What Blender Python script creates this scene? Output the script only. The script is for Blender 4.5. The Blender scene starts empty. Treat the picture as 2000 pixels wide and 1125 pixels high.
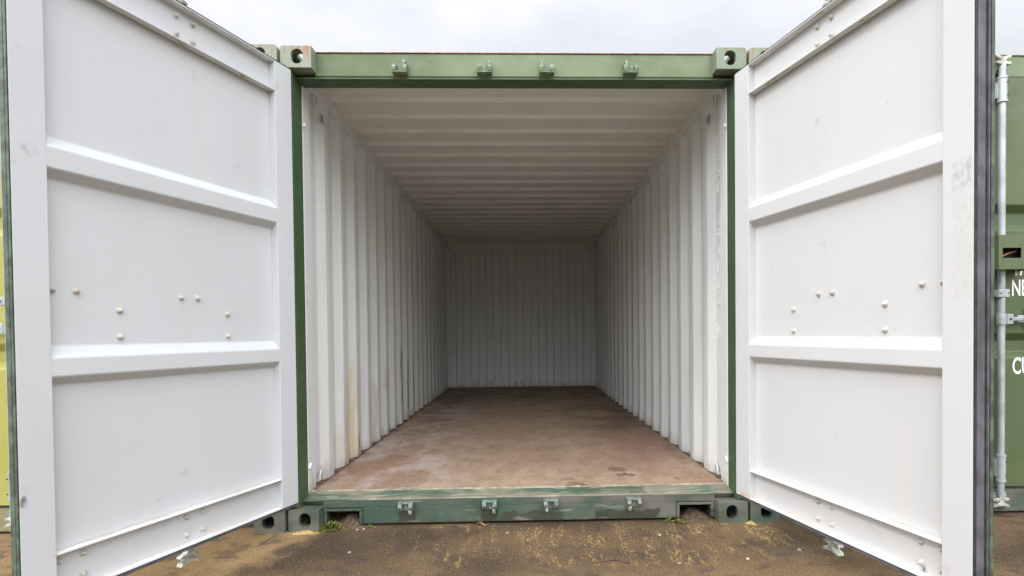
import bpy, bmesh, math, random
from mathutils import Vector, Matrix
R = math.radians
SC = bpy.context.scene
COL = SC.collection
rng = random.Random(7)

# ------------------------------------------------------------------ camera
ZS = 0.9747                       # vertical scale of the whole container block
cam_d = bpy.data.cameras.new('camera')
cam = bpy.data.objects.new('camera', cam_d)
COL.objects.link(cam)
SC.camera = cam
cam_d.sensor_width = 36.0
cam_d.lens = 1065.75 / 2000 * 36
cam_d.shift_x = -(1051.05 - 1000) / 2000
cam_d.shift_y = (669.39 - 562.5) / 2000
cam_d.clip_start = 0.05
cam_d.clip_end = 2000
def cam_rot(y, p, r):
    cy, sy, cp, sp, cr, sr = math.cos(y), math.sin(y), math.cos(p), math.sin(p), math.cos(r), math.sin(r)
    B = Matrix(((1, 0, 0), (0, 0, -1), (0, 1, 0)))
    Ry = Matrix(((cy, 0, sy), (0, 1, 0), (-sy, 0, cy)))
    Rp = Matrix(((1, 0, 0), (0, cp, -sp), (0, sp, cp)))
    Rr = Matrix(((cr, -sr, 0), (sr, cr, 0), (0, 0, 1)))
    M = Rr @ Rp @ Ry @ B           # world -> right, down, forward
    return Matrix((M[0], -M[1], -M[2])).transposed()
cam.matrix_world = Matrix.Translation((0.0205, -2.8753, 1.025)) @ cam_rot(-.028, .017, -.0102).to_4x4()

# ------------------------------------------------------------------ sun and sky
SUN_TO = Vector((-0.95, -0.34, 1.0)).normalized()       # towards the sun
SUN_EL = math.asin(SUN_TO.z)
SUN_AZ = math.atan2(SUN_TO.x, SUN_TO.y)
sun_d = bpy.data.lights.new('sun', 'SUN')
sun_d.energy = 1.15
sun_d.angle = R(9)
sun_d.color = (1.0, 0.95, 0.88)
sun = bpy.data.objects.new('sun', sun_d)
COL.objects.link(sun)
sun.rotation_euler = (-SUN_TO).to_track_quat('-Z', 'Y').to_euler()
sun.location = (-8, -6, 12)

SC.view_settings.view_transform = 'Standard'
SC.view_settings.look = 'None'
SC.view_settings.exposure = 0.0
SC.view_settings.gamma = 1.0
SC.cycles.max_bounces = 14
SC.cycles.diffuse_bounces = 8
SC.cycles.use_denoising = True

world = bpy.data.worlds.new('World')
SC.world = world
world.use_nodes = True
wt = world.node_tree
wt.nodes.clear()
def WN(kind, **k):
    n = wt.nodes.new(kind)
    for a, b in k.items(): setattr(n, a, b)
    return n
w_out = WN('ShaderNodeOutputWorld')
w_bg = WN('ShaderNodeBackground')
w_bg.inputs['Strength'].default_value = 0.10
w_sky = WN('ShaderNodeTexSky', sky_type='NISHITA', sun_disc=False, sun_elevation=SUN_EL, sun_rotation=SUN_AZ)
w_sky.air_density = 1.0
w_tc = WN('ShaderNodeTexCoord')
w_map = WN('ShaderNodeMapping')
w_map.inputs['Scale'].default_value = (1.0, 1.0, 2.4)
w_map.inputs['Location'].default_value = (3.1, 0.7, 0.0)
w_noise = WN('ShaderNodeTexNoise')
w_noise.inputs['Scale'].default_value = 2.6
w_noise.inputs['Detail'].default_value = 6
w_noise.inputs['Roughness'].default_value = 0.5
w_ramp = WN('ShaderNodeValToRGB')
w_ramp.color_ramp.elements[0].position = 0.36
w_ramp.color_ramp.elements[0].color = (8.1, 8.35, 9.1, 1)
w_ramp.color_ramp.elements[1].position = 0.62
w_ramp.color_ramp.elements[1].color = (10.2, 10.2, 10.3, 1)
w_dot = WN('ShaderNodeVectorMath', operation='DOT_PRODUCT')
w_dot.inputs[1].default_value = Vector((-.10, -.80, .55)).normalized()   # unseen bright lobe added behind the camera to light the doorway
w_mr = WN('ShaderNodeMapRange', interpolation_type='SMOOTHSTEP')
w_mr.inputs['From Min'].default_value = 0.0
w_mr.inputs['From Max'].default_value = 1.0
w_mr.inputs['To Min'].default_value = 1.12
w_mr.inputs['To Max'].default_value = 6.3
w_mul = WN('ShaderNodeVectorMath', operation='SCALE')
w_mix = WN('ShaderNodeMix', data_type='RGBA')
w_mix.inputs['Factor'].default_value = 0.88
L = wt.links.new
L(w_tc.outputs['Generated'], w_map.inputs['Vector'])
L(w_map.outputs['Vector'], w_noise.inputs['Vector'])
L(w_noise.outputs['Fac'], w_ramp.inputs['Fac'])
L(w_tc.outputs['Generated'], w_dot.inputs[0])
L(w_dot.outputs['Value'], w_mr.inputs['Value'])
L(w_ramp.outputs['Color'], w_mul.inputs[0])
L(w_mr.outputs['Result'], w_mul.inputs['Scale'])
L(w_sky.outputs['Color'], w_mix.inputs[6])
w_sep = WN('ShaderNodeSeparateXYZ')
w_el = WN('ShaderNodeMapRange', interpolation_type='SMOOTHSTEP')       # low sky out of view, dimmed to keep the back wall dark
w_el.inputs['From Min'].default_value = 0.0
w_el.inputs['From Max'].default_value = 0.46
w_el.inputs['To Min'].default_value = 0.10
w_el.inputs['To Max'].default_value = 1.0
w_mul2 = WN('ShaderNodeVectorMath', operation='SCALE')
L(w_tc.outputs['Generated'], w_sep.inputs[0])
L(w_sep.outputs['Z'], w_el.inputs['Value'])
L(w_mul.outputs['Vector'], w_mul2.inputs[0])
L(w_el.outputs['Result'], w_mul2.inputs['Scale'])
L(w_mul2.outputs['Vector'], w_mix.inputs[7])
L(w_mix.outputs[2], w_bg.inputs['Color'])
L(w_bg.outputs['Background'], w_out.inputs['Surface'])

# ------------------------------------------------------------------ materials
class NT:
    def __init__(s, name):
        s.m = bpy.data.materials.new(name)
        s.m.use_nodes = True
        s.t = s.m.node_tree
        s.b = s.t.nodes['Principled BSDF']
        s.L = s.t.links.new
        tc = s.t.nodes.new('ShaderNodeTexCoord')
        oi = s.t.nodes.new('ShaderNodeObjectInfo')
        ad = s.t.nodes.new('ShaderNodeVectorMath')
        sc = s.t.nodes.new('ShaderNodeVectorMath'); sc.operation = 'SCALE'
        sc.inputs[0].default_value = (37, 53, 71)
        s.L(oi.outputs['Random'], sc.inputs['Scale'])
        s.L(tc.outputs['Object'], ad.inputs[0]); s.L(sc.outputs[0], ad.inputs[1])
        s.vec = ad.outputs[0]
        s.raw = tc.outputs['Object']
        sp = s.t.nodes.new('ShaderNodeSeparateXYZ')
        s.L(s.raw, sp.inputs[0])
        s.xyz = sp.outputs
    def noise(s, scale=(1, 1, 1), detail=4, rough=.55, raw=False, dist=0):
        mp = s.t.nodes.new('ShaderNodeMapping'); mp.inputs['Scale'].default_value = scale
        n = s.t.nodes.new('ShaderNodeTexNoise')
        n.inputs['Scale'].default_value = 1; n.inputs['Detail'].default_value = detail
        n.inputs['Roughness'].default_value = rough; n.inputs['Distortion'].default_value = dist
        s.L(s.raw if raw else s.vec, mp.inputs[0]); s.L(mp.outputs[0], n.inputs['Vector'])
        return n.outputs['Fac']
    def rng(s, v, lo, hi, a=0, b=1):
        m = s.t.nodes.new('ShaderNodeMapRange'); m.interpolation_type = 'SMOOTHSTEP'
        m.inputs['From Min'].default_value = lo; m.inputs['From Max'].default_value = hi
        m.inputs['To Min'].default_value = a; m.inputs['To Max'].default_value = b
        s.L(v, m.inputs['Value'])
        return m.outputs['Result']
    def math(s, op, a, b=None):
        m = s.t.nodes.new('ShaderNodeMath'); m.operation = op
        for i, x in enumerate((a, b)):
            if x is None: continue
            if isinstance(x, (int, float)): m.inputs[i].default_value = x
            else: s.L(x, m.inputs[i])
        return m.outputs[0]
    def mul(s, *a):
        o = a[0]
        for x in a[1:]: o = s.math('MULTIPLY', o, x)
        return o
    def mix(s, f, a, b):
        m = s.t.nodes.new('ShaderNodeMix'); m.data_type = 'RGBA'
        for i, x in ((0, f), (6, a), (7, b)):
            if isinstance(x, (int, float)): m.inputs[i].default_value = x
            elif isinstance(x, tuple): m.inputs[i].default_value = x + (1,) if len(x) == 3 else x
            else: s.L(x, m.inputs[i])
        return m.outputs[2]
    def box_mask(s, x=None, y=None, z=None, soft=.01):
        o = None
        for c, r in zip(s.xyz, (x, y, z)):
            if r is None: continue
            sf = r[2] if len(r) > 2 else soft
            m = s.mul(s.rng(c, r[0] - sf, r[0] + sf), s.rng(c, r[1] + sf, r[1] - sf))
            o = m if o is None else s.mul(o, m)
        return o
    def done(s, col, rough=.5, bump=None, bs=.2, bd=.01, metal=0, spec=.5):
        if isinstance(col, tuple): s.b.inputs['Base Color'].default_value = col + (1,)
        else: s.L(col, s.b.inputs['Base Color'])
        if isinstance(rough, (int, float)): s.b.inputs['Roughness'].default_value = rough
        else: s.L(rough, s.b.inputs['Roughness'])
        s.b.inputs['Metallic'].default_value = metal
        s.b.inputs['Specular IOR Level'].default_value = spec
        if bump is not None:
            bn = s.t.nodes.new('ShaderNodeBump')
            bn.inputs['Strength'].default_value = bs; bn.inputs['Distance'].default_value = bd
            s.L(bump, bn.inputs['Height']); s.L(bn.outputs['Normal'], s.b.inputs['Normal'])
        return s.m

def green_paint(name, base, faded, dusty=0.5, rust=0.0, mud=0.0):
    n = NT(name)
    c = n.mix(n.mul(n.rng(n.noise((1.6, 1.6, 2.5), 5), .38, .66), dusty), base, faded)
    c = n.mix(n.mul(n.rng(n.noise((60, 60, 60), 3), .66, .74), .35), c, tuple(min(1, v * 1.9 + .03) for v in base))
    c = n.mix(n.mul(n.rng(n.noise((5, 5, 90), 4), .62, .75), .3), c, faded)
    if mud:
        c = n.mix(n.mul(n.rng(n.noise((9, 9, 14), 6), .48, .62), mud, n.rng(n.xyz[2], .12, .0)), c, (.075, .06, .04))
        c = n.mix(n.mul(n.rng(n.noise((3.2, 3.2, 7), 5), .46, .6), mud * .8), c, (.17, .15, .115))
    if rust:
        st = n.mul(n.rng(n.noise((55, 55, 4), 3), .46, .62), n.rng(n.noise((9, 9, 9), 3), .36, .52), n.rng(n.xyz[2], 2.40, 2.505))
        c = n.mix(n.mul(st, rust), c, (.27, .105, .036))
        c = n.mix(n.mul(n.rng(n.noise((30, 30, 30), 5), .6, .68), rust * .5), c, (.22, .09, .04))
    return n.done(c, n.rng(n.noise((8, 8, 8), 4), .3, .7, .42, .66), n.noise((90, 90, 90), 3), .12, .004)

M = {}
M['green'] = green_paint('green_paint', (.045, .092, .036), (.085, .125, .068), .5)
M['green_header'] = green_paint('faded_green_paint', (.080, .122, .05), (.15, .19, .10), .8)
M['green_cast'] = green_paint('rusty_green_paint', (.155, .205, .135), (.225, .26, .20), .8, rust=.85)
M['green_low'] = green_paint('dirty_green_paint', (.06, .092, .066), (.13, .145, .115), .9, mud=.75)
M['green_door'] = green_paint('door_green_paint', (.066, .096, .036), (.10, .125, .058), .6)
M['yellow_door'] = green_paint('yellow_green_paint', (.30, .285, .06), (.36, .34, .10), .5)

M['yellow_sill'] = green_paint('dirty_yellow_paint', (.20, .20, .085), (.28, .27, .15), .7, mud=.6)
def sill_mat():
    n = NT('wet_sill_paint')
    c = n.mix(n.rng(n.noise((2.2, 4, 5), 5), .35, .65), (.045, .078, .055), (.10, .115, .085))
    right = n.rng(n.xyz[0], -.1, .25)
    c = n.mix(n.mul(n.rng(n.noise((3, 3, 6), 5), .40, .58), right, .75), c, (.155, .135, .11))
    # wet runs below the keepers
    edge = n.noise((14, 14, 14), 5, raw=True)
    wet = None
    for x0, x1, zt in ((-.66, -.57, .075), (-.22, -.12, .095), (-.10, .24, .06), (.40, .74, .062), (.86, 1.06, .05)):
        zz = n.math('ADD', n.xyz[2], n.math('MULTIPLY', n.math('SUBTRACT', edge, .5), .09))
        m = n.mul(n.rng(n.math('ADD', n.xyz[0], n.math('MULTIPLY', n.math('SUBTRACT', edge, .5), .10)), x0 - .004, x0 + .004),
                  n.rng(n.math('ADD', n.xyz[0], n.math('MULTIPLY', n.math('SUBTRACT', edge, .5), .10)), x1 + .004, x1 - .004),
                  n.rng(zz, zt + .004, zt - .004))
        wet = m if wet is None else n.math('MAXIMUM', wet, m)
    c = n.mix(n.mul(wet, .85), c, (.034, .037, .024))
    grime = n.rng(n.math('ADD', n.xyz[2], n.math('MULTIPLY', n.noise((25, 25, 25), 5), .035)), .047, .028)
    c = n.mix(n.mul(grime, .8), c, (.05, .04, .028))
    c = n.mix(n.mul(n.rng(n.noise((130, 130, 130), 2), .68, .73), .6), c, (.4, .38, .3))
    c = n.mix(n.mul(n.rng(n.noise((6, 30, 60), 4), .6, .72), .5), c, (.3, .29, .22))
    return n.done(c, n.rng(n.noise((6, 6, 6), 4), .35, .65, .32, .6), n.noise((120, 120, 120), 3), .15, .003)
M['sill'] = sill_mat()

def threshold_mat():
    n = NT('threshold_paint')
    c = n.mix(n.rng(n.noise((2.6, 8, 8), 5), .42, .58), (.06, .105, .07), (.19, .18, .13))
    c = n.mix(n.mul(n.rng(n.noise((9, 40, 40), 4), .5, .66), .6), c, (.36, .33, .25))
    e = n.noise((40, 70, 20), 3, raw=True)
    foot = n.mul(n.math('MAXIMUM', n.box_mask(x=(.345, .445), y=(.085, .155), soft=.012), n.box_mask(x=(.60, .69), y=(.075, .17), soft=.012)), n.rng(e, .36, .5))
    c = n.mix(n.mul(foot, .75), c, (.06, .075, .045))
    return n.done(c, .5, n.noise((80, 80, 80), 3), .15, .004)
M['threshold'] = threshold_mat()

def white_paint(name, base, dirt=.25, grime=0, warm=(.52, .47, .39)):
    n = NT(name)
    d = tuple(v * .86 for v in base)
    c = n.mix(n.mul(n.rng(n.noise((2.4, 2.4, 1.4), 4), .42, .72), dirt), base, d)
    c = n.mix(n.mul(n.rng(n.noise((22, 22, 1.6), 5), .56, .76), dirt * .55), c, tuple(v * .9 for v in warm))
    c = n.mix(n.mul(n.rng(n.noise((9, 9, 9), 6), .66, .78), dirt * .9), c, (.42, .40, .37))
    c = n.mix(n.mul(n.rng(n.noise((70, 70, 70), 2), .735, .765), .5), c, (.33, .27, .21))
    if grime:
        low = n.rng(n.math('ADD', n.xyz[2], n.math('MULTIPLY', n.noise((14, 14, 7), 5), .34)), .44, .27)
        c = n.mix(n.mul(low, grime), c, (.36, .29, .205))
        # runs of rust and dirt that come down the left wall
        for y0, y1, z0, z1, col, k in ((.95, 1.03, .15, .80, (.62, .47, .24), .75), (1.03, 1.11, .15, .7, (.60, .50, .33), .5), (.74, .84, .15, .72, (.45, .36, .25), .6), (.66, .74, .15, .42, (.56, .47, .33), .5), (2.43, 2.53, .35, .90, (.13, .075, .04), .85), (2.46, 2.53, .25, .45, (.06, .07, .06), .85), (2.72, 2.81, .25, .75, (.14, .13, .12), .8), (1.86, 1.97, .15, .75, (.40, .29, .18), .7), (1.53, 1.61, .15, .65, (.42, .33, .22), .6), (1.30, 1.40, .15, .6, (.5, .42, .3), .5), (1.035, 1.10, .17, .30, (.30, .10, .025), 1.0), (3.0, 3.1, .2, .7, (.3, .25, .2), .6)):
            mk = n.mul(n.box_mask(x=(-1.3, 0), y=(y0, y1, .012), z=(z0, z1, .10)), n.rng(n.noise((16, 16, 2.6), 5, raw=True), .30, .62))
            c = n.mix(n.mul(mk, k), c, col)
    return n.done(c, .45, n.noise((7, 7, 2.5), 3), .25, .02)
M['white_in'] = white_paint('inner_white_paint', (.66, .685, .675), .34, grime=.8)
M['white_roof'] = white_paint('roof_white_paint', (.70, .71, .68), .5)

def door_white(name, base, smudges):
    n = NT(name)
    c = n.mix(n.mul(n.rng(n.noise((1.7, 1.7, 1.1), 4), .4, .7), .35), base, tuple(v * .92 for v in base))
    c = n.mix(n.mul(n.rng(n.noise((14, 14, 1.2), 5), .54, .76), .30), c, (.55, .52, .47))
    c = n.mix(n.mul(n.rng(n.noise((7, 7, 10), 6), .66, .76), .5), c, (.38, .36, .34))
    c = n.mix(n.mul(n.rng(n.noise((40, 40, 70), 3), .72, .75), .7), c, (.36, .33, .31))
    for (s0, s1, z0, z1, k, col) in smudges:
        mk = n.mul(n.box_mask(x=(s0, s1, .008), z=(z0 * ZS, z1 * ZS, .01)), n.rng(n.noise((60, 60, 40), 4, raw=True), .40, .62))
        c = n.mix(n.mul(mk, k), c, col)
    return n.done(c, n.rng(n.noise((6, 6, 3), 4), .3, .7, .34, .52), n.noise((3.2, 3.2, 2.2), 3), .22, .02)
M['white_left'] = door_white('left_door_white_paint', (.525, .542, .556), [(1.11, 1.155, 1.655, 1.69, .7, (.36, .36, .37)), (1.165, 1.182, .50, .54, .9, (.12, .1, .1))])
M['white_right'] = door_white('right_door_white_paint', (.545, .55, .552), [(1.14, 1.2, 1.50, 1.60, .55, (.34, .32, .31)), (1.14, 1.215, 1.15, 1.48, .28, (.45, .40, .36)), (.02, .13, .14, .20, .85, (.62, .33, .08)), (1.004, 1.022, .185, .212, .9, (.05, .05, .06))])

def ledge_mat():
    n = NT('dusty_ledge_paint')
    c = n.mix(n.rng(n.noise((5, 30, 30), 5), .36, .62), (.76, .72, .69), (.60, .53, .47))
    c = n.mix(n.mul(n.rng(n.noise((16, 60, 60), 5), .6, .72), .7), c, (.36, .27, .2))
    return n.done(c, .75, n.noise((60, 60, 60), 4), .2, .004)
M['ledge'] = ledge_mat()

def flange_mat():
    n = NT('flange_paint')
    c = n.mix(n.mul(n.rng(n.noise((16, 50, 50), 5), .58, .68), .8), (.62, .64, .62), (.34, .22, .1))
    return n.done(c, .5, n.noise((60, 60, 60), 4), .15, .004)
M['flange'] = flange_mat()

def simple(name, base, var=.2, rough=.5, metal=0, sc=20, bs=.1, spec=.5):
    n = NT(name)
    c = n.mix(n.rng(n.noise((sc, sc, sc), 5), .35, .65), tuple(v * (1 - var) for v in base), tuple(min(1, v * (1 + var)) for v in base))
    return n.done(c, rough, n.noise((sc * 3, sc * 3, sc * 3), 3), bs, .004, metal, spec)
M['bolt'] = simple('cream_bolt_paint', (.46, .445, .39), .15, .5)
M['rubber'] = simple('grey_rubber', (.078, .078, .088), .3, .6, sc=14)
M['rubber_dark'] = simple('black_rubber', (.022, .022, .026), .5, .6, sc=30)
M['rubber_green'] = simple('painted_rubber', (.062, .088, .062), .4, .55, sc=24)
M['galv'] = simple('galvanised_steel', (.36, .39, .395), .15, .45, .25, sc=12)
M['galv_worn'] = simple('worn_steel', (.38, .385, .34), .4, .5, .2, sc=40, bs=.3)
M['keeper_top'] = simple('keeper_green_paint', (.13, .17, .10), .35, .5, sc=40)
M['keeper_low'] = simple('keeper_worn_paint', (.17, .205, .18), .4, .5, .1, sc=50, bs=.3)
M['letter'] = simple('white_lettering', (.78, .79, .76), .05, .6)
M['rust'] = simple('rusty_edge', (.25, .13, .055), .4, .8, sc=30)
M['dark'] = simple('dark_recess', (.02, .02, .018), .2, .9)
M['weld'] = simple('raised_white_numerals', (.82, .82, .81), .03, .5)
M['fringe'] = simple('dirty_floor_edge', (.12, .08, .052), .5, .9, sc=16, bs=.4)
M['edge_alu'] = simple('worn_floor_edge', (.36, .30, .22), .3, .5, sc=20)
M['wet'] = simple('wet_footprint', (.11, .072, .052), .3, .35, sc=60)

def floor_mat():
    n = NT('plywood_floor')
    g = n.noise((11, 4.5, 5), 8, .7)
    c = n.mix(n.rng(g, .32, .68), (.29, .203, .136), (.40, .293, .205))
    red = n.mul(n.rng(n.math('ABSOLUTE', n.xyz[0]), .35, .95), n.rng(n.noise((3.0, 1.7, 1), 6, .6), .38, .60))
    c = n.mix(n.mul(red, .8), c, (.255, .14, .095))
    c = n.mix(n.mul(n.rng(n.noise((1.2, 1.6, 1), 5), .50, .66), .5), c, (.29, .19, .135))
    c = n.mix(n.mul(n.rng(n.noise((70, 16, 1), 4, .6), .60, .72), .5), c, (.22, .14, .10))
    c = n.mix(n.mul(n.rng(n.noise((60, 24, 1), 4, .6), .62, .74), .45), c, (.55, .44, .34))
    c = n.mix(n.mul(n.rng(n.noise((4, 2.2, 1), 6, raw=True), .44, .64), n.rng(n.xyz[0], -.25, -.7), .75), c, (.48, .40, .37))
    c = n.mix(n.mul(n.rng(n.noise((14, 5, 7), 7, .65), .60, .68), .6), c, (.15, .09, .06))
    # stained sides and the dark stain on the right
    dk = n.mul(n.box_mask(x=(.55, 1.3, .22), y=(1.75, 3.6, .5)), n.rng(n.noise((2.2, 2.6, 1), 5, raw=True), .34, .54))
    c = n.mix(n.mul(dk, .7), c, (.10, .062, .043))
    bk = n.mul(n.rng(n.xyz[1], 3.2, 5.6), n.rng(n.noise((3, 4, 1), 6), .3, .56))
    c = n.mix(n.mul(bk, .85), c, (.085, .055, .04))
    bl = n.mul(n.box_mask(x=(-1.16, -.80, .04), y=(3.5, 4.2, .1)), n.rng(n.noise((16, 14, 1), 4, raw=True), .53, .57))
    c = n.mix(n.mul(bl, .9), c, (.03, .024, .02))
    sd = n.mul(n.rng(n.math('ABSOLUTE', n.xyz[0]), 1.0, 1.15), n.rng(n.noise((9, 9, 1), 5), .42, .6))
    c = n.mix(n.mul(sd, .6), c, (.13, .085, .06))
    gr = n.noise((110, 34, 1), 4, .7, raw=True)
    c = n.mix(n.mul(n.rng(gr, .54, .66), .45), c, (.17, .11, .08))
    c = n.mix(n.mul(n.rng(gr, .46, .36), .35), c, (.50, .40, .32))
    sc_ = n.mul(n.rng(n.noise((90, 2.2, 1), 4, .6, raw=True, dist=.3), .63, .68), n.rng(n.noise((3, 3, 1), 4, raw=True), .48, .6))
    c = n.mix(n.mul(sc_, .6), c, (.13, .08, .055))
    seam = n.math('MAXIMUM', n.rng(n.math('ABSOLUTE', n.math('ADD', n.xyz[0], .03)), .0035, .001), n.rng(n.math('ABSOLUTE', n.math('SUBTRACT', n.math('FRACT', n.math('DIVIDE', n.math('ADD', n.xyz[1], 0.95), 2.4)), .5)), .0016, .0006))
    c = n.mix(n.mul(seam, .45), c, (.42, .32, .23))
    c = n.mix(n.mul(n.rng(n.noise((26, 26, 1), 3, raw=True), .755, .775), .9), c, (.6, .57, .53))
    cr = n.rng(n.math('ABSOLUTE', n.math('SUBTRACT', n.noise((2.6, 3.2, 1), 3, raw=True, dist=1.2), .5)), .006, .002)
    c = n.mix(n.mul(cr, n.rng(n.xyz[0], 0, -.5), .5), c, (.12, .075, .055))
    return n.done(c, n.rng(n.noise((4, 8, 4), 6), .35, .65, .42, .75), gr, .25, .004, spec=.3)
M['floor'] = floor_mat()

def ground_mat():
    n = NT('dirty_asphalt')
    big = n.noise((1.4, 2.2, 1), 5, raw=True)
    c = n.mix(n.rng(big, .40, .60), (.066, .046, .030), (.128, .087, .050))
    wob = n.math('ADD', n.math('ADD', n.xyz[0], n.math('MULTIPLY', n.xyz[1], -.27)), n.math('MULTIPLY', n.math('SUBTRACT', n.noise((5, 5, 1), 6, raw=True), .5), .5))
    left = n.rng(wob, -1.00, -1.13)  # sandy left ground, with the shadow edge beside the left door painted in
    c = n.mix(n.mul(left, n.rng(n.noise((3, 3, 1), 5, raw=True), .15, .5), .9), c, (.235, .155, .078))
    near = n.mul(n.rng(n.xyz[1], -.38, -.7), n.rng(n.noise((2.4, 3, 1), 4, raw=True), .3, .55))  # nearest ground painted lighter, for the sun past the left door's shadow
    c = n.mix(n.mul(near, .75), c, (.175, .12, .062))
    c = n.mix(n.mul(n.rng(n.noise((7, 9, 1), 7, .65, raw=True), .50, .62), .6), c, (.050, .042, .036))
    grit = n.noise((110, 110, 1), 4, .7, raw=True)
    c = n.mix(n.mul(n.rng(grit, .53, .66), .55), c, (.25, .18, .11))
    c = n.mix(n.mul(n.rng(grit, .47, .36), .65), c, (.03, .024, .02))
    # swept trails of wood dust running out from the sill
    area = n.mul(n.box_mask(x=(-.55, 1.5, .3), y=(-.50, .03, .05)), n.rng(n.noise((3.4, 5, 1), 4, raw=True), .38, .54))
    tr = n.mul(n.rng(n.noise((74, 34, 1), 7, .78, raw=True, dist=.8), .51, .57), n.rng(n.noise((17, 3.4, 1), 4, raw=True), .50, .58))
    c = n.mix(n.mul(tr, area, .85), c, (.40, .26, .10))
    fine = n.mul(n.rng(n.noise((160, 90, 1), 3, raw=True), .60, .66), n.rng(n.noise((3, 3, 1), 4, raw=True), .42, .6))
    c = n.mix(n.mul(fine, .75), c, (.33, .22, .10))
    c = n.mix(n.mul(n.rng(n.noise((75, 75, 1), 2, raw=True),   .745, .76), .9), c, (.42, .39, .35))
    h = n.math('ADD', n.math('MULTIPLY', grit, .6), n.noise((22, 22, 1), 5, raw=True))
    return n.done(c, n.rng(big, .35, .65, .8, .95), h, .6, .012, spec=.12)
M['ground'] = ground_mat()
M['soil'] = simple('loose_soil', (.085, .058, .034), .5, 1, sc=40, bs=.8)
M['moss'] = simple('moss_leaves', (.19, .185, .032), .5, .8, sc=60)
M['weed'] = simple('weed_leaves', (.12, .17, .03), .4, .6, sc=60)
M['dust'] = simple('wood_dust', (.36, .24, .10), .4, .9, sc=80)
M['leaf'] = simple('dry_leaf_skin', (.26, .13, .07), .4, .8, sc=60)
M['twig'] = simple('twig_bark', (.07, .05, .04), .4, .9, sc=60)
M['pebble'] = simple('pale_pebble', (.30, .28, .25), .4, .8, sc=30)

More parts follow.
